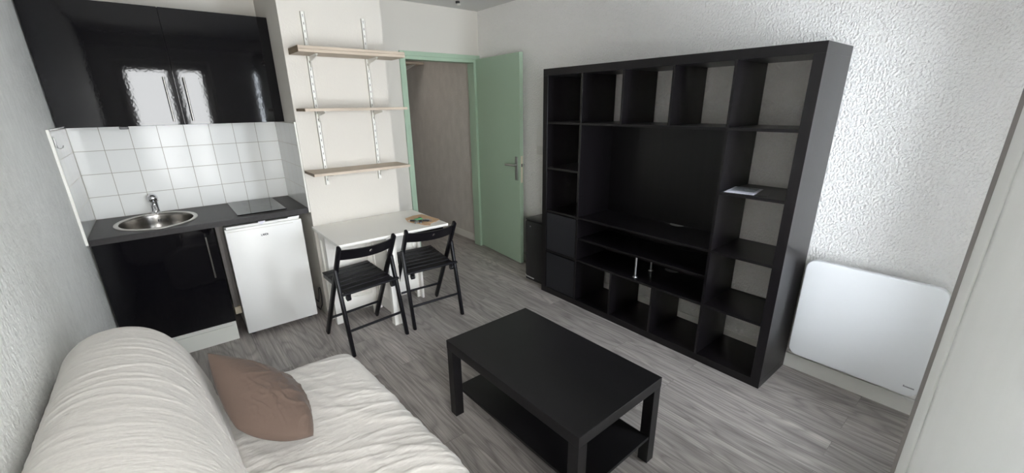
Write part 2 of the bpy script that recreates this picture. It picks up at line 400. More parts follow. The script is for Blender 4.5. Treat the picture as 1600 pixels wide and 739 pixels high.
# splashback tiling
def tiles(name, dims, m, loc):
    o = bx(name, dims, m, None, 0, loc); return struct(o)
tiles('trim_1', (0, 1.2, 0, .01, 0, .6), 'tile_x', (KL, -.03, WT))
tiles('trim_2', (-.008, 0, -.60, .0, -.03, .61), 'tile_y', (KL, -.04, WT))
tiles('trim_3', (0.0, .008, -.61, .0, -.03, .60), 'tile_y', (KR-.008, -.04, WT))
struct(bx('trim_4', (KL-.008, KL+.004, -.652, -.641, WT-.03, WT+.61), 'trim'))
struct(bx('trim_5', (KR-.010, KR+.004, -.660, -.651, WT-.03, WT+.61), 'trim'))
bm = bmesh.new(); tube(bm, [(0, 0, .035), (0.002, 0, -.02), (.012, .0, -.027), (.02, .01, -.024), (.024, .02, -.012)], .0022)
box(bm, -.003, .001, -.006, .014, -.018, .038, .001)
tag(mk('wall_hook', bm, 'greymetal', None, (KL+.004, -.58, 1.425), True), 'small grey hook stuck on the top left side tile above the sink', 'hook')

# worktop with round cutout for the sink
SX, SY, SRX, SRY = -2.912, -.342, .200, .247
def worktop():
    bm = bmesh.new(); n = 64
    x0, x1, y0, y1 = KL+.002, KR-.010, -.645, -.032
    outer = []
    for i in range(n):
        a_ = 2*math.pi*i/n; c, s = math.cos(a_), math.sin(a_)
        tx = ((x1-SX)/c if c > 1e-6 else (x0-SX)/c if c < -1e-6 else 1e9); ty = ((y1-SY)/s if s > 1e-6 else (y0-SY)/s if s < -1e-6 else 1e9)
        k = min(tx, ty); outer.append((SX+c*k, SY+s*k))
    # snap nearest points to the corners
    for cx_, cy_ in ((x0, y0), (x0, y1), (x1, y0), (x1, y1)):
        j = min(range(n), key=lambda q: (outer[q][0]-cx_)**2+(outer[q][1]-cy_)**2); outer[j] = (cx_, cy_)
    inner = [(SX+SRX*math.cos(2*math.pi*i/n), SY+SRY*math.sin(2*math.pi*i/n)) for i in range(n)]
    zt, zb = WT, WT-.038
    V = [[bm.verts.new((p[0], p[1], z)) for p in ring] for ring in (outer, inner) for z in (zt, zb)]
    ot, ob, it, ib = V
    for i in range(n):
        j = (i+1) % n
        bm.faces.new((ot[i], ot[j], it[j], it[i])); bm.faces.new((ob[i], ib[i], ib[j], ob[j]))
        bm.faces.new((ot[i], ob[i], ob[j], ot[j])); bm.faces.new((it[i], it[j], ib[j], ib[i]))
    return mk('worktop', bm, 'worktop')
wt = tag(worktop(), 'dark grey laminate kitchen worktop holding the round sink and hob', 'worktop')
bm = bmesh.new(); box(bm, KL+.002, KR-.010, -.6475, -.645, WT-.006, WT-.001); mk('edge_strip', bm, 'blackplastic', wt)

# sink
sk = thing('sink', 'round stainless steel sink set in the dark worktop', 'sink', (SX, SY, WT))
def lathe(bm, prof, kx=1, ky=1, n=56):
    rings = [[bm.verts.new((r*kx*math.cos(2*math.pi*i/n), r*ky*math.sin(2*math.pi*i/n), z)) for i in range(n)] for r, z in prof]
    for a_, b_ in zip(rings, rings[1:]):
        for i in range(n): bm.faces.new((a_[i], a_[(i+1) % n], b_[(i+1) % n], b_[i]))
    return rings
bm = bmesh.new()
lathe(bm, [(1.11, .0005), (1.105, .004), (1.08, .0055), (1.01, .0055), (.985, .003), (.98, -.004)], SRX, SRY); smooth_angle(mk('rim', bm, 'steelrim', sk), 30)
bm = bmesh.new()
rg = lathe(bm, [(.985, .002), (.975, -.004), (.965, -.02), (.955, -.06), (.93, -.11), (.85, -.14), (.6, -.152), (.1, -.156)], SRX, SRY)
bm.faces.new(rg[-1][::-1]); smooth_angle(mk('bowl', bm, 'steel', sk), 50)
bm = bmesh.new()
for i, (dx, w_, h_) in enumerate(((-.030, .007, .020), (-.018, .007, .020), (-.017, .004, .006), (-.002, .010, .004), (.013, .005, .006), (.020, .006, .020), (.030, .006, .020))):
    y_ = SRY*.955-.003; zc = -.045
    box(bm, .03+dx-w_/2, .03+dx+w_/2, y_-.006, y_-.004, zc-h_/2, zc+h_/2)
mk('overflow_slots', bm, 'ink', sk)
bm = bmesh.new(); cyl(bm, (0, 0, -.153), (0, 0, -.149), .03, n=24); mk('drain', bm, 'chrome', sk)
# faucet
ft = thing('faucet', 'short chrome mixer tap behind the round sink', 'faucet', (-2.912, -.066, WT+.005))
bm = bmesh.new(); cyl(bm, (0, 0, .0), (0, 0, .010), .028, .026, n=32); cyl(bm, (0, 0, .010), (0, 0, .082), .0235, .0245, n=32)
smooth_angle(mk('body', bm, 'chrome', ft))
bm = bmesh.new(); cyl(bm, (0, 0, .082), (0, 0, .087), .0275, .0275, n=32); smooth_angle(mk('collar', bm, 'blackplastic', ft))
bm = bmesh.new()
b2 = bmesh.new(); bmesh.ops.create_uvsphere(b2, u_segments=28, v_segments=16, radius=.031); bmesh.ops.scale(b2, vec=(1, 1.08, 1.05), verts=b2.verts); bmesh.ops.translate(b2, vec=(0, -.003, .103), verts=b2.verts); _merge(bm, b2)
mk('lever', bm, 'chrome', ft, (0, 0, 0), True)
bm = bmesh.new(); tube(bm, [(0, -.01, .050), (0, -.05, .050), (0, -.095, .036), (0, -.108, .022)], .011, 12); mk('spout', bm, 'chrome', ft, (0, 0, 0), True)
# hob
hb = thing('hob', 'black glass two zone hob on the dark worktop', 'hob', (-2.327, -.315, WT))
bx('glass_plate', (-.155, .155, -.265, .265, .0005, .007), 'glassceramic', hb, .0015)
for yy, rr in ((-.12, .085), (.12, .07)):
    bm = bmesh.new()
    for k in range(40):
        a0 = 2*math.pi*k/40; a1 = 2*math.pi*(k+1)/40
        v = [bm.verts.new((q*math.cos(z_), yy+q*math.sin(z_), .0074)) for q, z_ in ((rr, a0), (rr, a1), (rr-.0015, a1), (rr-.0015, a0))]; bm.faces.new(v)
    mk('cooking_zone_ring', bm, 'greyink', hb)

# upper cabinets (one wall unit, two doors)
uc = thing('wall_cabinet', 'glossy black two door wall cabinet above the white tiles', 'cabinet', (KL, -.02, 1.4975))
bm = bmesh.new(); bh = .692
box(bm, .001, .019, -.30, 0, 0, bh); box(bm, 1.179, 1.197, -.30, 0, 0, bh); box(bm, .019, 1.179, -.30, 0, 0, .018); box(bm, .019, 1.179, -.30, 0, bh-.018, bh); box(bm, .019, 1.179, -.008, 0, .018, bh-.018)
box(bm, .591, .609, -.30, -.008, .018, bh-.018)
mk('body', bm, 'gloss', uc)
for k, (x0, x1, xh) in enumerate(((.001, .5985, .546), (.6015, 1.199, .648))):
    d = bx('door', (x0, x1, -.325, -.303, 0, bh), 'gloss', uc, .0012)
    bm = bmesh.new(); cyl(bm, (xh, -.355, .022), (xh, -.355, .292), .0055, n=14)
    for zz in (.05, .262): cyl(bm, (xh, -.355, zz), (xh, -.325, zz), .004, n=10)
    smooth_angle(mk('handle', bm, 'steel', d))
sw = bx('cabinet_switch', (-.022, .022, -.012, .012, -.016, 0), 'blackplastic', None, .003, (-2.944, -.325, 1.497))
tag(sw, 'tiny black switch fixed under the glossy black wall cabinet', 'switch')

# base cabinet
bc = thing('base_cabinet', 'glossy black base cabinet with white plinth under the sink', 'cabinet', (KL+.006, -.03, 0))
bm = bmesh.new()
box(bm, 0, .018, -.565, 0, .10, .851); box(bm, .571, .589, -.565, 0, .10, .851); box(bm, .018, .571, -.565, 0, .10, .118); box(bm, .018, .571, -.01, 0, .118, .70)
mk('body', bm, 'plinth', bc)
d = bx('door', (.001, .592, -.588, -.568, .157, .850), 'gloss', bc, .0012)
bm = bmesh.new(); cyl(bm, (.538, -.620, .515), (.538, -.620, .80), .0055, n=14)
for zz in (.545, .77): cyl(bm, (.538, -.620, zz), (.538, -.588, zz), .004, n=10)
smooth_angle(mk('handle', bm, 'steel', d))
bx('plinth', (.0, .592, -.555, -.538, 0, .153), 'plinth', bc, .001)
# support panel between cabinet and fridge
sp_ = thing('support_panel', 'narrow grey wooden panel between black base cabinet and white fridge', 'panel', (-2.626, -.60, .25))
bx('panel', (0, .020, 0, .5, 0, .603), 'greypanel', sp_)
bx('rear_strip', (.022, .044, .03, .5, 0, .603), 'greypanel', sp_)
bx('end_block', (.002, .040, .005, .06, -.055, -.001), 'beige', sp_)

# fridge
fg = thing('fridge', 'white under-counter fridge beneath the hob end of worktop', 'fridge', (-2.5815, -.648, 0), R(-.17))
FW = .479
bx('body', (.004, FW-.004, .055, .55, .03, .832), 'enamel', fg, .006)
bm = bmesh.new(); box(bm, 0, FW, 0, .048, .041, .822, .007); box(bm, .012, FW-.012, .012, .045, .818, .838, .004)
smooth_angle(mk('door', bm, 'enamel', fg), 25)
bx('gasket', (.008, FW-.008, .047, .056, .05, .825), 'slot', fg)
bm = bmesh.new(); box(bm, .012, FW-.06, -.0012, .004, .803, .8045); mk('grip_line', bm, 'beige', fg)
for xx in (.04, FW-.04):
    for yy in (.09, .5):
        bm = bmesh.new(); cyl(bm, (xx, yy, 0), (xx, yy, .034), .016); mk('foot', bm, 'blackplastic', fg)
bx('hinge', (FW-.085, FW-.01, .004, .05, .838, .846), 'greymetal', fg)
bm = bmesh.new(); poly(bm, [(.200, -.002, .846), (.250, -.002, .848), (.222, -.002, .824)], (0, 1, 0), .0015); poly(bm, [(.200, -.0005, .846), (.250, -.0005, .848), (.245, .04, .8475), (.205, .04, .8455)], (0, 0, 1), .001); mk('paper_flap', bm, 'paper', fg)
# raised letters of the badge
bm = bmesh.new()
def glyph(bm, x, z, w_, h_, segs, y_, th=.0022):
    for (a0, b0, a1, b1) in segs: bar(bm, (x+a0*w_, y_, z+b0*h_), (x+a1*w_, y_, z+b1*h_), th, .001, (0, 1, 0) if False else (1, 0, .3), 0)
LET = {'L': [(0, 0, 0, 1), (0, 0, 1, 0)], 'A': [(0, 0, .5, 1), (.5, 1, 1, 0), (.2, .4, .8, .4)], 'R': [(0, 0, 0, 1), (0, 1, 1, .8), (1, .8, 0, .5), (0.3, .5, 1, 0)],
       'D': [(0, 0, 0, 1), (0, 1, 1, .6), (1, .6, 1, .4), (1, .4, 0, 0)], 'E': [(0, 0, 0, 1), (0, 1, 1, 1), (0, .5, .8, .5), (0, 0, 1, 0)], 'N': [(0, 0, 0, 1), (0, 1, 1, 0), (1, 0, 1, 1)]}
for i, ch in enumerate('LADEN'): glyph(bm, .207+i*.0088, .745, .0062, .013, LET[ch], -.0006, .0030)
mk('badge_lettering', bm, 'ink', fg)

bm = bmesh.new(); tube(bm, [(-2.060, -.40, .02), (-2.058, -.56, .03), (-2.055, -.625, .10), (-2.052, -.640, .18), (-2.052, -.625, .245), (-2.055, -.595, .235), (-2.058, -.590, .17), (-2.060, -.56, .10), (-2.060, -.45, .09)], .004, 8)
tag(mk('power_cable', bm, 'blackplastic', None, (0, 0, 0), True), 'looped black power cable beside the white fridge', 'cable')

# ------------------------------------------------------------------ wall shelves on the chimney breast
def slotted_rail(x, z0, z1, label):
    t = thing('shelf_rail', label, 'shelf rail', (x, BRY, 0), 0, 'slotted shelf rails')
    bm = bmesh.new(); box(bm, -.0125, -.010, -.013, 0, z0, z1); box(bm, .010, .0125, -.013, 0, z0, z1); box(bm, -.0125, .0125, -.013, -.011, z0, z1); mk('channel', bm, 'slotted', t)
    for z in (z0+.03, z1-.03):
        bm = bmesh.new(); cyl(bm, (0, -.0145, z), (0, -.012, z), .004, n=12); mk('screw', bm, 'greymetal', t)
slotted_rail(-1.888, 1.050, 2.193, 'white slotted shelf rail nearest the kitchen tiles')
slotted_rail(-1.483, 1.050, 2.190, 'white slotted shelf rail nearest the green doorway')
def wall_shelf(x0, x1, z, dep, boards, label, thick=.018, bd=.17):
    t = thing('wall_shelf', label, 'shelf', ((x0+x1)/2, BRY-.014, z), 0, 'oak boards on slotted rails'); hw = (x1-x0)/2
    for k in range(boards):
        zz = k*(thick+.001)
        b_ = bx('board', (-hw+.002, hw, -dep, 0, zz, zz+thick), 'oak', t, .001)
        bx('end_edge', (-hw, -hw+.002, -dep, 0, zz, zz+thick), 'oakend', b_)
    for xr in (-1.888, -1.483):
        xx = xr-(x0+x1)/2
        bm = bmesh.new(); poly(bm, [(xx+.002, 0, -.001), (xx+.002, -bd, -.001), (xx+.002, -bd, -.012), (xx+.002, -.03, -.035), (xx+.002, -.008, -.075), (xx+.002, 0, -.075)], (1, 0, 0), .003)
        box(bm, xx-.004, xx+.010, -bd, 0, -.004, -.0005)
        mk('bracket', bm, 'trim', t)
wall_shelf(-2.010, -1.295, 1.925, .23, 2, 'top oak shelf of two stacked boards on the chimney breast')
wall_shelf(-2.022, -1.305, 1.570, .22, 1, 'middle oak shelf on the chimney breast')
wall_shelf(-2.035, -1.330, 1.150, .24, 1, 'lowest oak shelf on the chimney breast, above the white table')

# ------------------------------------------------------------------ gateleg table
tb = thing('gateleg_table', 'white gateleg table against the chimney breast under the oak shelves', 'table', (-1.645, BRY-.016, 0))
TZ = .757
bx('tabletop', (-.405, .405, -.595, .0, TZ-.020, TZ), 'white_lacquer', tb, .002)
for sx in (-1, 1):
    bm = bmesh.new(); x0 = sx*.375
    for (y0, y1, z0, z1) in ((-.165, -.125, 0, .735), (-.05, -.01, 0, .735), (-.125, -.05, .66, .735), (-.125, -.05, .10, .17)):
        box(bm, min(x0, x0-sx*.02), max(x0, x0-sx*.02), y0, y1, z0, z1, .001)
    box(bm, x0-sx*.014-.003, x0-sx*.014+.003, -.125, -.05, .17, .66)
    mk('side_panel', bm, 'white_lacquer', tb)
bx('back_panel', (-.355, .355, -.022, -.012, .10, .735), 'white_lacquer', tb)
def frame_panel(x0, x1, y, z0, z1, legs=True, name='front_panel', par=tb):
    bm = bmesh.new(); s = .045
    box(bm, x0, x0+s, y-.018, y, 0 if legs else z0, z1, .0015); box(bm, x1-s, x1, y-.018, y, 0 if legs else z0, z1, .0015)
    box(bm, x0+s, x1-s, y-.018, y, z1-s, z1, .0015); box(bm, x0+s, x1-s, y-.018, y, z0, z0+.11, .0015)
    box(bm, x0+s, x1-s, y-.007, y-.002, z0+.11, z1-s)
    # moulding round the recessed field
    for q in (0, .012):
        a0, a1, c0, c1 = x0+s+q, x1-s-q, z0+.11+q, z1-s-q
        box(bm, a0, a0+.006, y-.014+q*.4, y-.006, c0, c1); box(bm, a1-.006, a1, y-.014+q*.4, y-.006, c0, c1); box(bm, a0, a1, y-.014+q*.4, y-.006, c0, c0+.006); box(bm, a0, a1, y-.014+q*.4, y-.006, c1-.006, c1)
    return mk(name, bm, 'white_lacquer', par)
frame_panel(-.375, -.035, -.150, .075, .735)
frame_panel(.035, .375, -.105, .075, .735)
bx('middle_post', (-.034, .034, -.150, -.03, .075, .735), 'white_lacquer', tb, .0015)
# gate swung out towards the room
gx, gy = -.035, -.160
bm = bmesh.new(); g = .0
ex, ey = -.028, -.455   # outer end
def gbar(x0, y0, x1, y1, z0, z1, th):
    v = Vector((x1-x0, y1-y0, 0)).normalized(); n = Vector((-v.y, v.x, 0))*th/2
    poly(bm, [Vector((x0, y0, z0))+n, Vector((x1, y1, z0))+n, Vector((x1, y1, z0))-n, Vector((x0, y0, z0))-n], (0, 0, 1), z1-z0)
gbar(gx, gy, ex, ey, .60, .735, .018); gbar(gx, gy, ex, ey, .09, .19, .018); gbar(gx, gy, gx+.001, gy-.045, .05, .735, .020)
gbar(gx, gy, ex, ey, .19, .60, .006)
box(bm, ex-.012, ex+.060, ey-.018, ey, 0, .735, .0015); box(bm, ex-.012, ex+.006, ey, ey+.04, 0, .735, .0015)
mk('gate_leg', bm, 'white_lacquer', tb)
bx('black_strip', (.10, .38, -.56, -.535, TZ-.052, TZ-.021), 'blackplastic', tb, .001)  # black strip just below the tabletop at its right front

# kraft paper and keys
kp = bmesh.new()
pp = [(-1.425, -.945), (-1.34, -.905), (-1.262, -.905), (-1.247, -1.03), (-1.236, -1.15), (-1.30, -1.185), (-1.345, -1.205), (-1.37, -1.245), (-1.40, -1.225), (-1.42, -1.15), (-1.455, -1.05)]
cx_ = sum(p[0] for p in pp)/len(pp); cy_ = sum(p[1] for p in pp)/len(pp)
poly(kp, [(x-cx_, y-cy_, 0) for x, y in pp], (0, 0, 1), .0022)
box(kp, -.07, .06, -.10, .09, .0022, .0036)
tag(mk('paper_pouch', kp, 'kraft', None, (cx_, cy_, TZ+.0005)), 'flat brown kraft paper under the keys on the white table', 'paper')
ky = thing('keyring', 'bunch of keys with green tag and black fobs on brown paper', 'keys', (-1.375, -1.085, TZ+.005))
bm = bmesh.new(); nseg = 20
tube(bm, [(.016*math.cos(2*math.pi*i/nseg), .016*math.sin(2*math.pi*i/nseg), .004) for i in range(nseg+1)], .0014, 6); mk('ring', bm, 'chrome', ky, (0, 0, 0), True)
def key(ang, ln, head, m2, r0=.012):
    c, s = math.cos(R(ang)), math.sin(R(ang))
    bm = bmesh.new(); ln *= 1.25; head *= 1.15; bar(bm, (r0*c, r0*s, .004), (ln*c, ln*s, .003), .009, .003, (-s, c, 0), 0)
    k_ = mk('key', bm, 'greymetal', ky)
    bm = bmesh.new(); cyl(bm, (head*c, head*s, .0), (head*c, head*s, .009), .016, .014, n=18); bar(bm, (head*c, head*s, .005), ((head+.036)*c, (head+.036)*s, .005), .022, .009, (-s, c, 0), .002)
    mk('key_head', bm, m2, k_)
key(60, .085, .035, 'blackplastic'); key(152, .07, .03, 'blackplastic'); key(-58, .085, .04, 'ink'); key(222, .08, .035, 'greymetal'); key(-30, .075, .03, 'greymetal'); key(250, .075, .035, 'ink')
bm = bmesh.new(); box(bm, -.030, .030, -.016, .016, .006, .013, .003); mk('green_tag', bm, 'keygreen', ky, (.0, .018, 0))

# ------------------------------------------------------------------ folding chairs
def folding_chair(label, loc, rz):
    t = thing('folding_chair', label, 'chair', loc, rz, 'folding chairs at the white table')
    wx, nx = .196, .172
    for s in (-1, 1):
        # long leg: floor at the table side up to the backrest
        bm = bmesh.new(); bar(bm, (s*.196, .222, .004), (s*.190, -.208, .770), .023, .038, (1, 0, 0), .008)
        smooth_angle(mk('back_post', bm, 'chair', t))
        bm = bmesh.new(); bar(bm, (s*.203, -.226, .004), (s*.200, -.112, .602), .023, .036, (1, 0, 0), .008)
        cyl(bm, (s*.180, -.116, .585), (s*.214, -.116, .585), .007)
        smooth_angle(mk('leg', bm, 'chair', t))
    # seat
    bm = bmesh.new()
    for s in (-1, 1):
        bar(bm, (s*.160, .205, .462), (s*.160, -.192, .427), .020, .036, (1, 0, 0), .006)
        cyl(bm, (s*.150, -.168, .405), (s*.172, -.168, .405), .020, n=18)
    bar(bm, (-.16, .185, .455), (.16, .185, .455), .018, .018, (0, 1, 0), .003); bar(bm, (-.16, -.10, .428), (.16, -.10, .428), .018, .014, (0, 1, 0), .003)
    st = smooth_angle(mk('seat', bm, 'chair', t))
    for k in range(7):
        y = .185-.057*k; z = .472+(y-.205)*.090+.008
        bm = bmesh.new(); bar(bm, (-.172, y, z), (.172, y, z), .046, .010, (0, 1, .09), .003)
        mk('slat', bm, 'chair', st)
    bm = bmesh.new(); cyl(bm, (-.205, -.180, .440), (.205, -.180, .440), .009, n=14); smooth_angle(mk('seat_rail', bm, 'chair', t))
    bm = bmesh.new(); cyl(bm, (-.19, .140, .155), (.19, .140, .155), .009, n=14); smooth_angle(mk('stretcher', bm, 'chair', t))
    bm = bmesh.new(); cyl(bm, (-.20, -.194, .180), (.20, -.194, .180), .009, n=14); smooth_angle(mk('stretcher', bm, 'chair', t))
    # curved back board with a round finger hole
    W_, Hb = .368, .075; nx_, nz_ = 36, 9
    bm = bmesh.new()
    def P(u, v, off):
        x = (u-.5)*W_; bow = .058*(1-(2*u-1)**2)
        z = .672+v*Hb; y0 = .222-.430*(z/.770)
        return Vector((x, y0-bow+off, z-.0*bow))
    hole_r = .011
    grid = {}
    for sd, off in ((0, .008), (1, -.008)):
        for i in range(nx_+1):
            for j in range(nz_+1): grid[sd, i, j] = bm.verts.new(P(i/nx_, j/nz_, off))
    ih = (nx_//2-1, nx_//2); jh = (4, 5)
    def hole(i, j): return i in ih and j in (4, 5)
    for i in range(nx_):
        for j in range(nz_):
            if hole(i, j): continue
            bm.faces.new((grid[0, i, j], grid[0, i+1, j], grid[0, i+1, j+1], grid[0, i, j+1])); bm.faces.new((grid[1, i, j], grid[1, i, j+1], grid[1, i+1, j+1], grid[1, i+1, j]))
    for i in range(nx_):
        for j in (0, nz_): bm.faces.new((grid[0, i, j], grid[0, i+1, j], grid[1, i+1, j], grid[1, i, j]))
    for j in range(nz_):
        for i in (0, nx_): bm.faces.new((grid[0, i, j], grid[0, i, j+1], grid[1, i, j+1], grid[1, i, j]))
    i0, i1, j0, j1 = ih[0], ih[1]+1, 4, 6
    ring = [(i, j0) for i in range(i0, i1)] + [(i1, j) for j in range(j0, j1)] + [(i, j1) for i in range(i1, i0, -1)] + [(i0, j) for j in range(j1, j0, -1)]
    # round the rim of the hole
    c0 = P(.5, (j0+j1)/2/nz_, 0)
    for q, (i, j) in enumerate(ring):
        for sd in (0, 1):
            v = grid[sd, i, j]; dx, dz = v.co.x-c0.x, v.co.z-c0.z; l_ = math.hypot(dx, dz); v.co.x = c0.x+dx/l_*hole_r; v.co.z = c0.z+dz/l_*hole_r
    for q in range(len(ring)):
        a_, b_ = ring[q], ring[(q+1) % len(ring)]
        bm.faces.new((grid[0, a_[0], a_[1]], grid[0, b_[0], b_[1]], grid[1, b_[0], b_[1]], grid[1, a_[0], a_[1]]))
    smooth_angle(mk('backrest', bm, 'chair', t), 50)
    return t
ch1 = folding_chair('black folding chair nearer the fridge, left of the two at white table', (-1.902, -1.138, 0), R(5.5))
ch2 = dup(ch1, (-1.389, -1.108, 0), R(-3.2), 'black folding chair nearer the green door, right of the two at white table')

# ------------------------------------------------------------------ coffee table
ct = thing('coffee_table', 'black rectangular coffee table with lower shelf beside the sofa', 'table', (-1.5847, -2.7065, 0), R(.906))
bx('tabletop', (-.275, .275, -.45, .45, .400, .45), 'lack', ct, .0015)
for sx in (-1, 1):
    for sy in (-1, 1):
        x0, y0 = sx*.274, sy*.449
        bx('leg', (min(x0, x0-sx*.05), max(x0, x0-sx*.05), min(y0, y0-sy*.05), max(y0, y0-sy*.05), 0, .399), 'lack', ct, .0015)
bx('shelf', (-.225, .225, -.445, .445, .135, .151), 'lack', ct, .001)

# ------------------------------------------------------------------ shelving unit
GYC = -1.03
BW, BD, BH = 1.85, .375, 1.85; BY0 = -1.405
su = thing('shelving_unit', 'large black-brown shelving unit with television space along the right wall', 'shelving unit', (-.39, BY0, 0))
# local: x 0 (front) .. BD (back), y 0 .. -BW, z up
F = .05; th = .016; cell = (BW-2*F-4*th)/5
bx('top_panel', (0, BD, -BW, 0, BH-F, BH), 'bookcase', su, .001)
bx('bottom_panel', (0, BD, -BW, 0, 0, F), 'bookcase', su, .001)
bx('side_panel', (0, BD, -F, 0, F, BH-F), 'bookcase', su, .001)
bx('side_panel', (0, BD, -BW, -BW+F, F, BH-F), 'bookcase', su, .001)
ys = [-(F+cell*(k+1)+th*k) for k in range(4)]         # left faces of the dividers
zs = [F+cell*(k+1)+th*k for k in range(4)]            # undersides of the shelves
fd = .003
def vpan(y, z0, z1): bx('divider', (fd, BD, y-th, y, z0, z1), 'bookcase', su, .0006)
def hpan(z, y0, y1, name='shelf', f=fd): return bx(name, (f, BD, y1, y0, z, z+th), 'bookcase', su, .0006)
vpan(ys[0], F, BH-F); vpan(ys[3], F, BH-F)
for k in (1, 2): vpan(ys[k], F, zs[0]); vpan(ys[k], zs[3]+th, BH-F)
for k in range(4): hpan(zs[k], -F, ys[0]); hpan(zs[k], ys[3]-th, -BW+F)
hpan(zs[0], ys[0]-th, ys[3]); hpan(zs[1], ys[0]-th, ys[3]); hpan(zs[3], ys[0]-th, ys[3])
hpan(zs[0]+th+cell/2-.004, ys[0]-th, ys[3], 'middle_shelf', .012)
for z0, z1 in ((zs[1]+th, zs[3]), (zs[0]+th, zs[1])):
    bx('back_panel', (BD-.006, BD-.002, ys[3], ys[0]-th, z0, z1), 'bookcase', su)
    bm = bmesh.new(); n = 20; yc = GYC; rr = .052
    poly(bm, [(BD-.0065, yc+rr*math.cos(math.pi*i/n), z0+.0003) if i in (0, n) else (BD-.0065-rr*.85*math.sin(math.pi*i/n), yc+rr*math.cos(math.pi*i/n), z0+.0003) for i in range(n+1)], (0, 0, 1), .0015)
    g_ = mk('cable_grommet', bm, 'grommet', su); g_['label'] = 'light grey half-round cable cover'
for (px, py, hh) in ((.055, -.925, .152), (.245, -.93, .152)):
    z0 = zs[0]+th; bm = bmesh.new(); cyl(bm, (px, py, z0), (px, py, z0+.004), .018, .016, n=24); cyl(bm, (px, py, z0+.004), (px, py, zs[0]+th+cell/2-.005), .0075, n=18)
    smooth_angle(mk('support_post', bm, 'greymetal', su))['label'] = 'short silver post under the middle shelf'
# two fabric drawers in the left column
for k, lb in ((1, 'black fabric box in left column of shelving unit, upper of two'), (0, 'black fabric box in bottom left cubby of shelving unit')):
    z0 = zs[0]+th if k else F
    t = thing('storage_box', lb, 'storage box', (-.39+.006, BY0-F-cell/2, z0+.001), 0, 'fabric boxes in the shelving unit')
    hw = cell/2-.004; h_ = cell-.012
    bm = bmesh.new(); box(bm, 0, .008, -hw, hw, 0, h_, .002); box(bm, .33, .338, -hw, hw, 0, h_); box(bm, .008, .33, -hw, -hw+.006, 0, h_); box(bm, .008, .33, hw-.006, hw, 0, h_); box(bm, .008, .33, -hw, hw, 0, .006)
    mk('box', bm, 'fabricblack', t)
    bx('folded_rim', (-.003, 0, -hw+.002, hw-.002, h_-.055, h_-.002), 'fabricblack', t, .001)
# papers on the right column
PZ = zs[2]+th
mg = thing('leaflet', 'white printed leaflet on the right column shelf of shelving unit', 'leaflet', (-.385+.105, -2.955, PZ+.004), R(8))
bm = bmesh.new(); box(bm, -.1, .105, -.075, .075, 0, .002); mk('sheets', bm, 'paper', mg)
bm = bmesh.new(); box(bm, -.035, .095, -.060, .060, .002, .0025); mk('printed_picture', bm, 'printgrey', mg)
bm = bmesh.new(); box(bm, -.105, .105, -.06, .06, 0, .003, .001)
tag(mk('black_envelope', bm, 'blackplastic', None, (-.262, -3.02, PZ+.0005), rotz=R(14)), 'flat black folder partly under the white leaflet on shelf', 'folder')
# black bin between the door and the shelving unit
bn = thing('pedal_bin', 'black upright bin with silver foot strip between door and shelving unit', 'bin', (-.317, -1.095, 0))
bm = bmesh.new(); box(bm, 0, .285, -.285, 0, .02, .585, .022); smooth_angle(mk('body', bm, 'blackplastic', bn), 30)
bm = bmesh.new(); box(bm, .004, .282, -.282, -.003, .583, .605, .010); smooth_angle(mk('lid', bm, 'blackplastic', bn), 30)
bm = bmesh.new(); tube(bm, [(.03, .003, .040), (.008, -.005, .036), (-.004, -.03, .034), (-.006, -.09, .033), (-.006, -.13, .033)], .006, 8); mk('foot_strip', bm, 'silver', bn, (0, 0, 0), True)
bx('base', (.01, .28, -.28, -.005, 0, .022), 'blackplastic', bn)
bm = bmesh.new(); cyl(bm, (.0, -.08, .535), (-.004, -.08, .535), .007, n=14); mk('badge', bm, 'greymetal', bn)

# ------------------------------------------------------------------ radiator
rd = thing('radiator', 'white flat panel heater with rounded corners on the right wall', 'radiator', (0, -3.578, .455))
bm = bmesh.new(); poly(bm, [(-.088, y, z) for y, z in rrect(0, 0, .585, .600, .05)], (-1, 0, 0), .03)
bmesh.ops.recalc_face_normals(bm, faces=bm.faces)
eds = [e for e in bm.edges if abs(e.verts[0].co.x+.118) < 1e-4 and abs(e.verts[1].co.x+.118) < 1e-4]
bmesh.ops.bevel(bm, geom=eds, offset=.007, segments=3, affect='EDGES', profile=.5)
smooth_angle(mk('front_panel', bm, 'radiator', rd), 40)
bx('body', (-.088, -.035, -.27, .27, -.27, .27), 'radiator', rd, .004)
for s in (-1, 1): bx('wall_bracket', (-.035, 0, s*.15-.02, s*.15+.02, -.2, .2), 'greymetal', rd)
bm = bmesh.new()
for i in range(9): box(bm, -.1188, -.1178, -.2325-i*.0048-.0036, -.2325-i*.0048, -.2500, -.2500+(.0095 if i in (0,) else .0062))
mk('brand_mark', bm, 'greyink', rd)

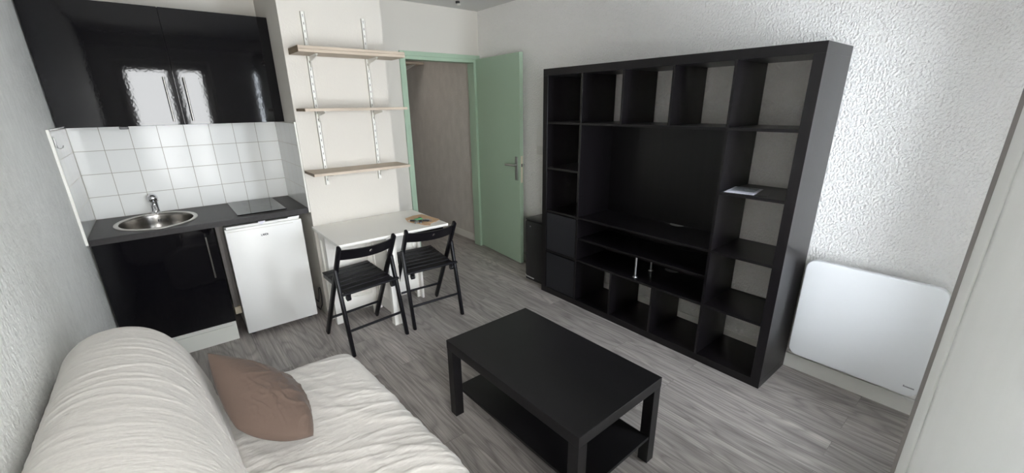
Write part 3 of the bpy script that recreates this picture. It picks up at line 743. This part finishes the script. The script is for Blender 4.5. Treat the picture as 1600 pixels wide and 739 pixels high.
# ------------------------------------------------------------------ curtain beside the camera
def curtain():
    t = thing('curtain', 'ivory curtain hanging at right beside the french window', 'curtain', (0, 0, 0))
    base = [(-1.400, -3.9225), (-1.412, -3.950), (-1.432, -3.992), (-1.453, -4.038), (-1.474, -4.085), (-1.490, -4.135), (-1.440, -4.140), (-1.385, -4.06), (-1.355, -3.99), (-1.325, -3.975), (-1.295, -4.02), (-1.27, -4.09), (-1.24, -4.12), (-1.205, -4.09), (-1.18, -4.02), (-1.15, -3.98), (-1.12, -4.02), (-1.09, -4.09), (-1.06, -4.12)]
    # resample with catmull-rom
    pts = []
    for i in range(len(base)-1):
        p0, p1, p2, p3 = [Vector(base[max(0, min(len(base)-1, i+k))]) for k in (-1, 0, 1, 2)]
        for s in range(6):
            u = s/6; pts.append(.5*((2*p1)+(p2-p0)*u+(2*p0-5*p1+4*p2-p3)*u*u+(3*p1-p0-3*p2+p3)*u**3))
    nz_ = 40; bm = bmesh.new(); g = []
    for j in range(nz_+1):
        z = .02+2.28*j/nz_; row = []
        for i, p in enumerate(pts):
            k = min(1, i/8)
            row.append(bm.verts.new((p.x+.006*k*noise.noise((p.x*9, p.y*9, z*1.3)), p.y+.006*k*noise.noise((p.x*9+5, p.y*9, z*1.3)), z)))
        g.append(row)
    def sub(i0, i1, name, m, th_):
        b_ = bmesh.new(); gg = [[b_.verts.new(v.co) for v in r[i0:i1+1]] for r in g]
        for r0, r1 in zip(gg, gg[1:]):
            for q in range(len(r0)-1): b_.faces.new((r0[q], r0[q+1], r1[q+1], r1[q]))
        o = mk(name, b_, m, t, (0, 0, 0), True); md = o.modifiers.new('thickness', 'SOLIDIFY'); md.thickness = th_; md.offset = 0
        return o
    sub(5, len(pts)-1, 'cloth', 'curtain', .0016)
    h = sub(0, 5, 'side_hem', 'curtain', .004)
    bm.free()
    b_ = bmesh.new(); poly(b_, [(-1.403, -3.9235, .02), (-1.397, -3.9215, .02), (-1.3965, -3.9150, .02), (-1.4025, -3.9150, .02)], (0, 0, 1), 2.28)
    e = mk('edge_binding', b_, 'taupe', t); e['label'] = 'narrow taupe binding along the curtain edge'
    rod = bmesh.new(); cyl(rod, (-3.2, -4.05, 2.33), (-.9, -4.05, 2.33), .012, n=16)
    cr = tag(smooth_angle(mk('curtain_rod', rod, 'greymetal')), 'metal curtain rod above the french window', 'curtain rod')
curtain()

# ------------------------------------------------------------------ sofa
def ridge(v, s=1.0):
    return 1-abs(noise.noise(v)*2.0*s)
def sofa():
    t = thing('sofa', 'low sofa bed with wrinkled off-white cotton cover along the left wall', 'sofa', (0, 0, 0))
    Y1, Y0 = -1.985, -3.88
    def sweep(name, prof, wr, y_far=Y1, y_near=Y0, er=.09, nu=170, nv=380, ex=None, shear=None):
        # resample closed profile by arc length with catmull-rom
        P_ = []; n = len(prof)
        for i in range(n):
            p0, p1, p2, p3 = [Vector(prof[(i+k) % n]) for k in (-1, 0, 1, 2)]
            for s in range(12):
                u = s/12; P_.append(.5*((2*p1)+(p2-p0)*u+(2*p0-5*p1+4*p2-p3)*u*u+(3*p1-p0-3*p2+p3)*u**3))
        L_ = [0]
        for a_, b_ in zip(P_, P_[1:]+P_[:1]): L_.append(L_[-1]+(b_-a_).length)
        tot = L_[-1]; Q = []; k = 0
        for i in range(nu):
            d = tot*i/nu
            while L_[k+1] < d: k += 1
            f = (d-L_[k])/(L_[k+1]-L_[k]); Q.append(P_[k].lerp(P_[(k+1) % len(P_)], f))
        Nn = []
        for i in range(nu):
            tg = Q[(i+1) % nu]-Q[i-1]; Nn.append(Vector((-tg.y, tg.x)).normalized())
        area_ = sum(Q[i].x*Q[(i+1) % nu].y-Q[(i+1) % nu].x*Q[i].y for i in range(nu))
        sg = -1 if area_ > 0 else 1
        cen = sum(Q, Vector((0, 0)))/nu
        bm = bmesh.new(); rows = []
        for j in range(nv+1):
            v = j/nv
            # denser stations at the ends
            y = y_far+(y_near-y_far)*v
            df = y_far-y; dn = y-y_near
            ins = 0
            for d_, rr in ((df, er), (dn, .05)):
                if d_ < rr: q = 1-d_/rr; ins = max(ins, rr*(1-math.sqrt(max(0, 1-q*q))))
            row = []
            for i in range(nu):
                nrm = Nn[i]*sg; p = Q[i]-nrm*ins
                off = wr(i/nu*tot, y, Q[i].x, Q[i].y)
                p = p+nrm*off
                yy = y+(ex(p.x, p.y, y) if ex else 0)
                row.append(bm.verts.new((max(-3.236, p.x + (shear(p.x, y) if shear else 0)), yy, max(.004, p.y))))
            rows.append(row)
        for r0, r1 in zip(rows, rows[1:]):
            for i in range(nu): bm.faces.new((r0[i], r0[(i+1) % nu], r1[(i+1) % nu], r1[i]))
        for r in (rows[0], rows[-1]):
            c = bm.verts.new((cen.x, sum(v.co.y for v in r)/nu, cen.y))
            for i in range(nu): bm.faces.new((r[i], r[(i+1) % nu], c))
        return mk(name, bm, 'cotton', t, (0, 0, 0), True)
    def wr_back(u, y, x, z):
        wy = y+.05*noise.noise((u*2.2, y*2.5, 11))+.018*noise.noise((u*6, y*6, 15))
        am = .45+1.1*max(0, noise.noise((u*2.2, y*2.2, 21))+.35)
        w1 = ridge((u*2.4+y*1.4, (wy+u*.22)*19.0, 1.3))**5*.0020*am
        w2 = ridge((u*4.6+3, (wy-u*.16)*44, 4.1))**4*.0008*am
        w3 = noise.noise((u*1.2, y*1.6, 7))*.012
        low = max(0, min(1, (.78-z)/.3)); near = max(0, min(1, (x+2.98)/.12))
        w4 = ridge(((y*.5+z*1.3)*2.2, (z-y*.55)*7, 9))**5*.011*low*near
        return w1+w2*.8+w3+w4
    back = [(-3.228, .40), (-3.232, .62), (-3.225, .760), (-3.155, .845), (-3.055, .862), (-2.965, .822), (-2.90, .735), (-2.860, .61), (-2.842, .49), (-2.828, .40), (-2.86, .33), (-3.0, .30), (-3.15, .31)]
    sweep('backrest', back, wr_back, y_far=-1.985, er=.075, shear=lambda x, y: -(y+2.1)*.05*max(0, min(1, (x+3.05)/.15)))
    def wr_seat(u, y, x, z):
        a_ = x*.86+y*.5; b_ = -x*.5+y*.86
        # creases radiate from the back, mostly across the seat
        b_ += .07*noise.noise((x*4, y*4, 31)); a_ += .06*noise.noise((x*4, y*4, 35)); y_ = y+.06*noise.noise((x*3.5, y*3.5, 41))
        w1 = ridge((b_*1.9, a_*7.5, 2.2))**5*.0055
        w2 = ridge((x*2.6-y_*1.2, y_*17+x*8, 5.5))**5*.0038
        w3 = noise.noise((x*3, y*3, 3))*.012
        w5 = ridge((x*13+y*7, y*11-x*8, 8))**5*.002
        return (w1+w2+w5+w3) * (1 if z > .3 else .5)
    seat = [(-2.98, .30), (-2.94, .36), (-2.86, .392), (-2.70, .415), (-2.50, .418), (-2.345, .414), (-2.27, .390), (-2.245, .32), (-2.252, .22), (-2.27, .06), (-2.31, .02), (-2.6, .02), (-2.9, .02), (-2.97, .08)]
    sweep('seat', seat, wr_seat, y_far=-1.93, er=.05, shear=lambda x, y: -(y+1.95)*.055*max(0, min(1, (x+2.8)/.5)))
sofa()

# pillow leaning on the backrest
def pillow():
    Tt = Vector((-2.825, -2.205, .745)); R1 = Vector((-2.600, -2.080, .455)); R2 = Vector((-2.588, -2.525, .452)); Ll = Vector((-2.800, -2.455, .560))
    org = (Tt+R1+R2+Ll)/4
    nrm = ((R1-Tt).cross(Ll-Tt)).normalized()
    if nrm.z < 0: nrm = -nrm
    n = 90; bm = bmesh.new(); G = {}
    for sd in (1, -1):
        for i in range(n+1):
            for j in range(n+1):
                u, v = i/n, j/n
                if sd == -1 and (i in (0, n) or j in (0, n)): G[sd, i, j] = G[1, i, j]; continue
                a_, b_ = 2*u-1, 2*v-1
                # sides bow inwards between the corners
                uu = .5+.5*a_*(1+(.06 if a_ > 0 else .03)*(1-b_*b_)); vv = .5+.5*b_*(1+(.21 if b_ > 0 else -.05)*(1-a_*a_))
                p = (Tt*(1-uu)+R1*uu)*(1-vv)+(Ll*(1-uu)+R2*uu)*vv
                puff = (max(0, (1-a_*a_)*(1-b_*b_)))**.5
                edge = 1-max(abs(a_), abs(b_))
                wr = ridge((a_*1.6+b_*.8+1, b_*2.6-a_*.9, 3.1*sd))**6*(.006 if sd > 0 else .001)*min(1, edge*2.2)+noise.noise((a_*1.6, b_*1.6, sd*4.))*.008*min(1, edge*3)
                cr = ridge((a_*5, b_*5, 6.+sd))**5*.008*min(1, edge*3)*max(0, 1-math.hypot(a_+.62, b_-.45)*1.8)+ridge((a_*2.5, b_*9+a_*3, 2.+sd))**5*(.0022 if sd > 0 else 0)*min(1, edge*2.5)
                p = p+nrm*sd*(puff*(.105 if sd > 0 else .06)+wr+cr)
                G[sd, i, j] = bm.verts.new(p-org)
    for sd in (1, -1):
        for i in range(n):
            for j in range(n): bm.faces.new((G[sd, i, j], G[sd, i+1, j], G[sd, i+1, j+1], G[sd, i, j+1]))
    o = mk('cushion', bm, 'brown', None, org, True)
    tag(o, 'taupe brown cushion leaning on the off-white sofa backrest', 'cushion')
pillow()
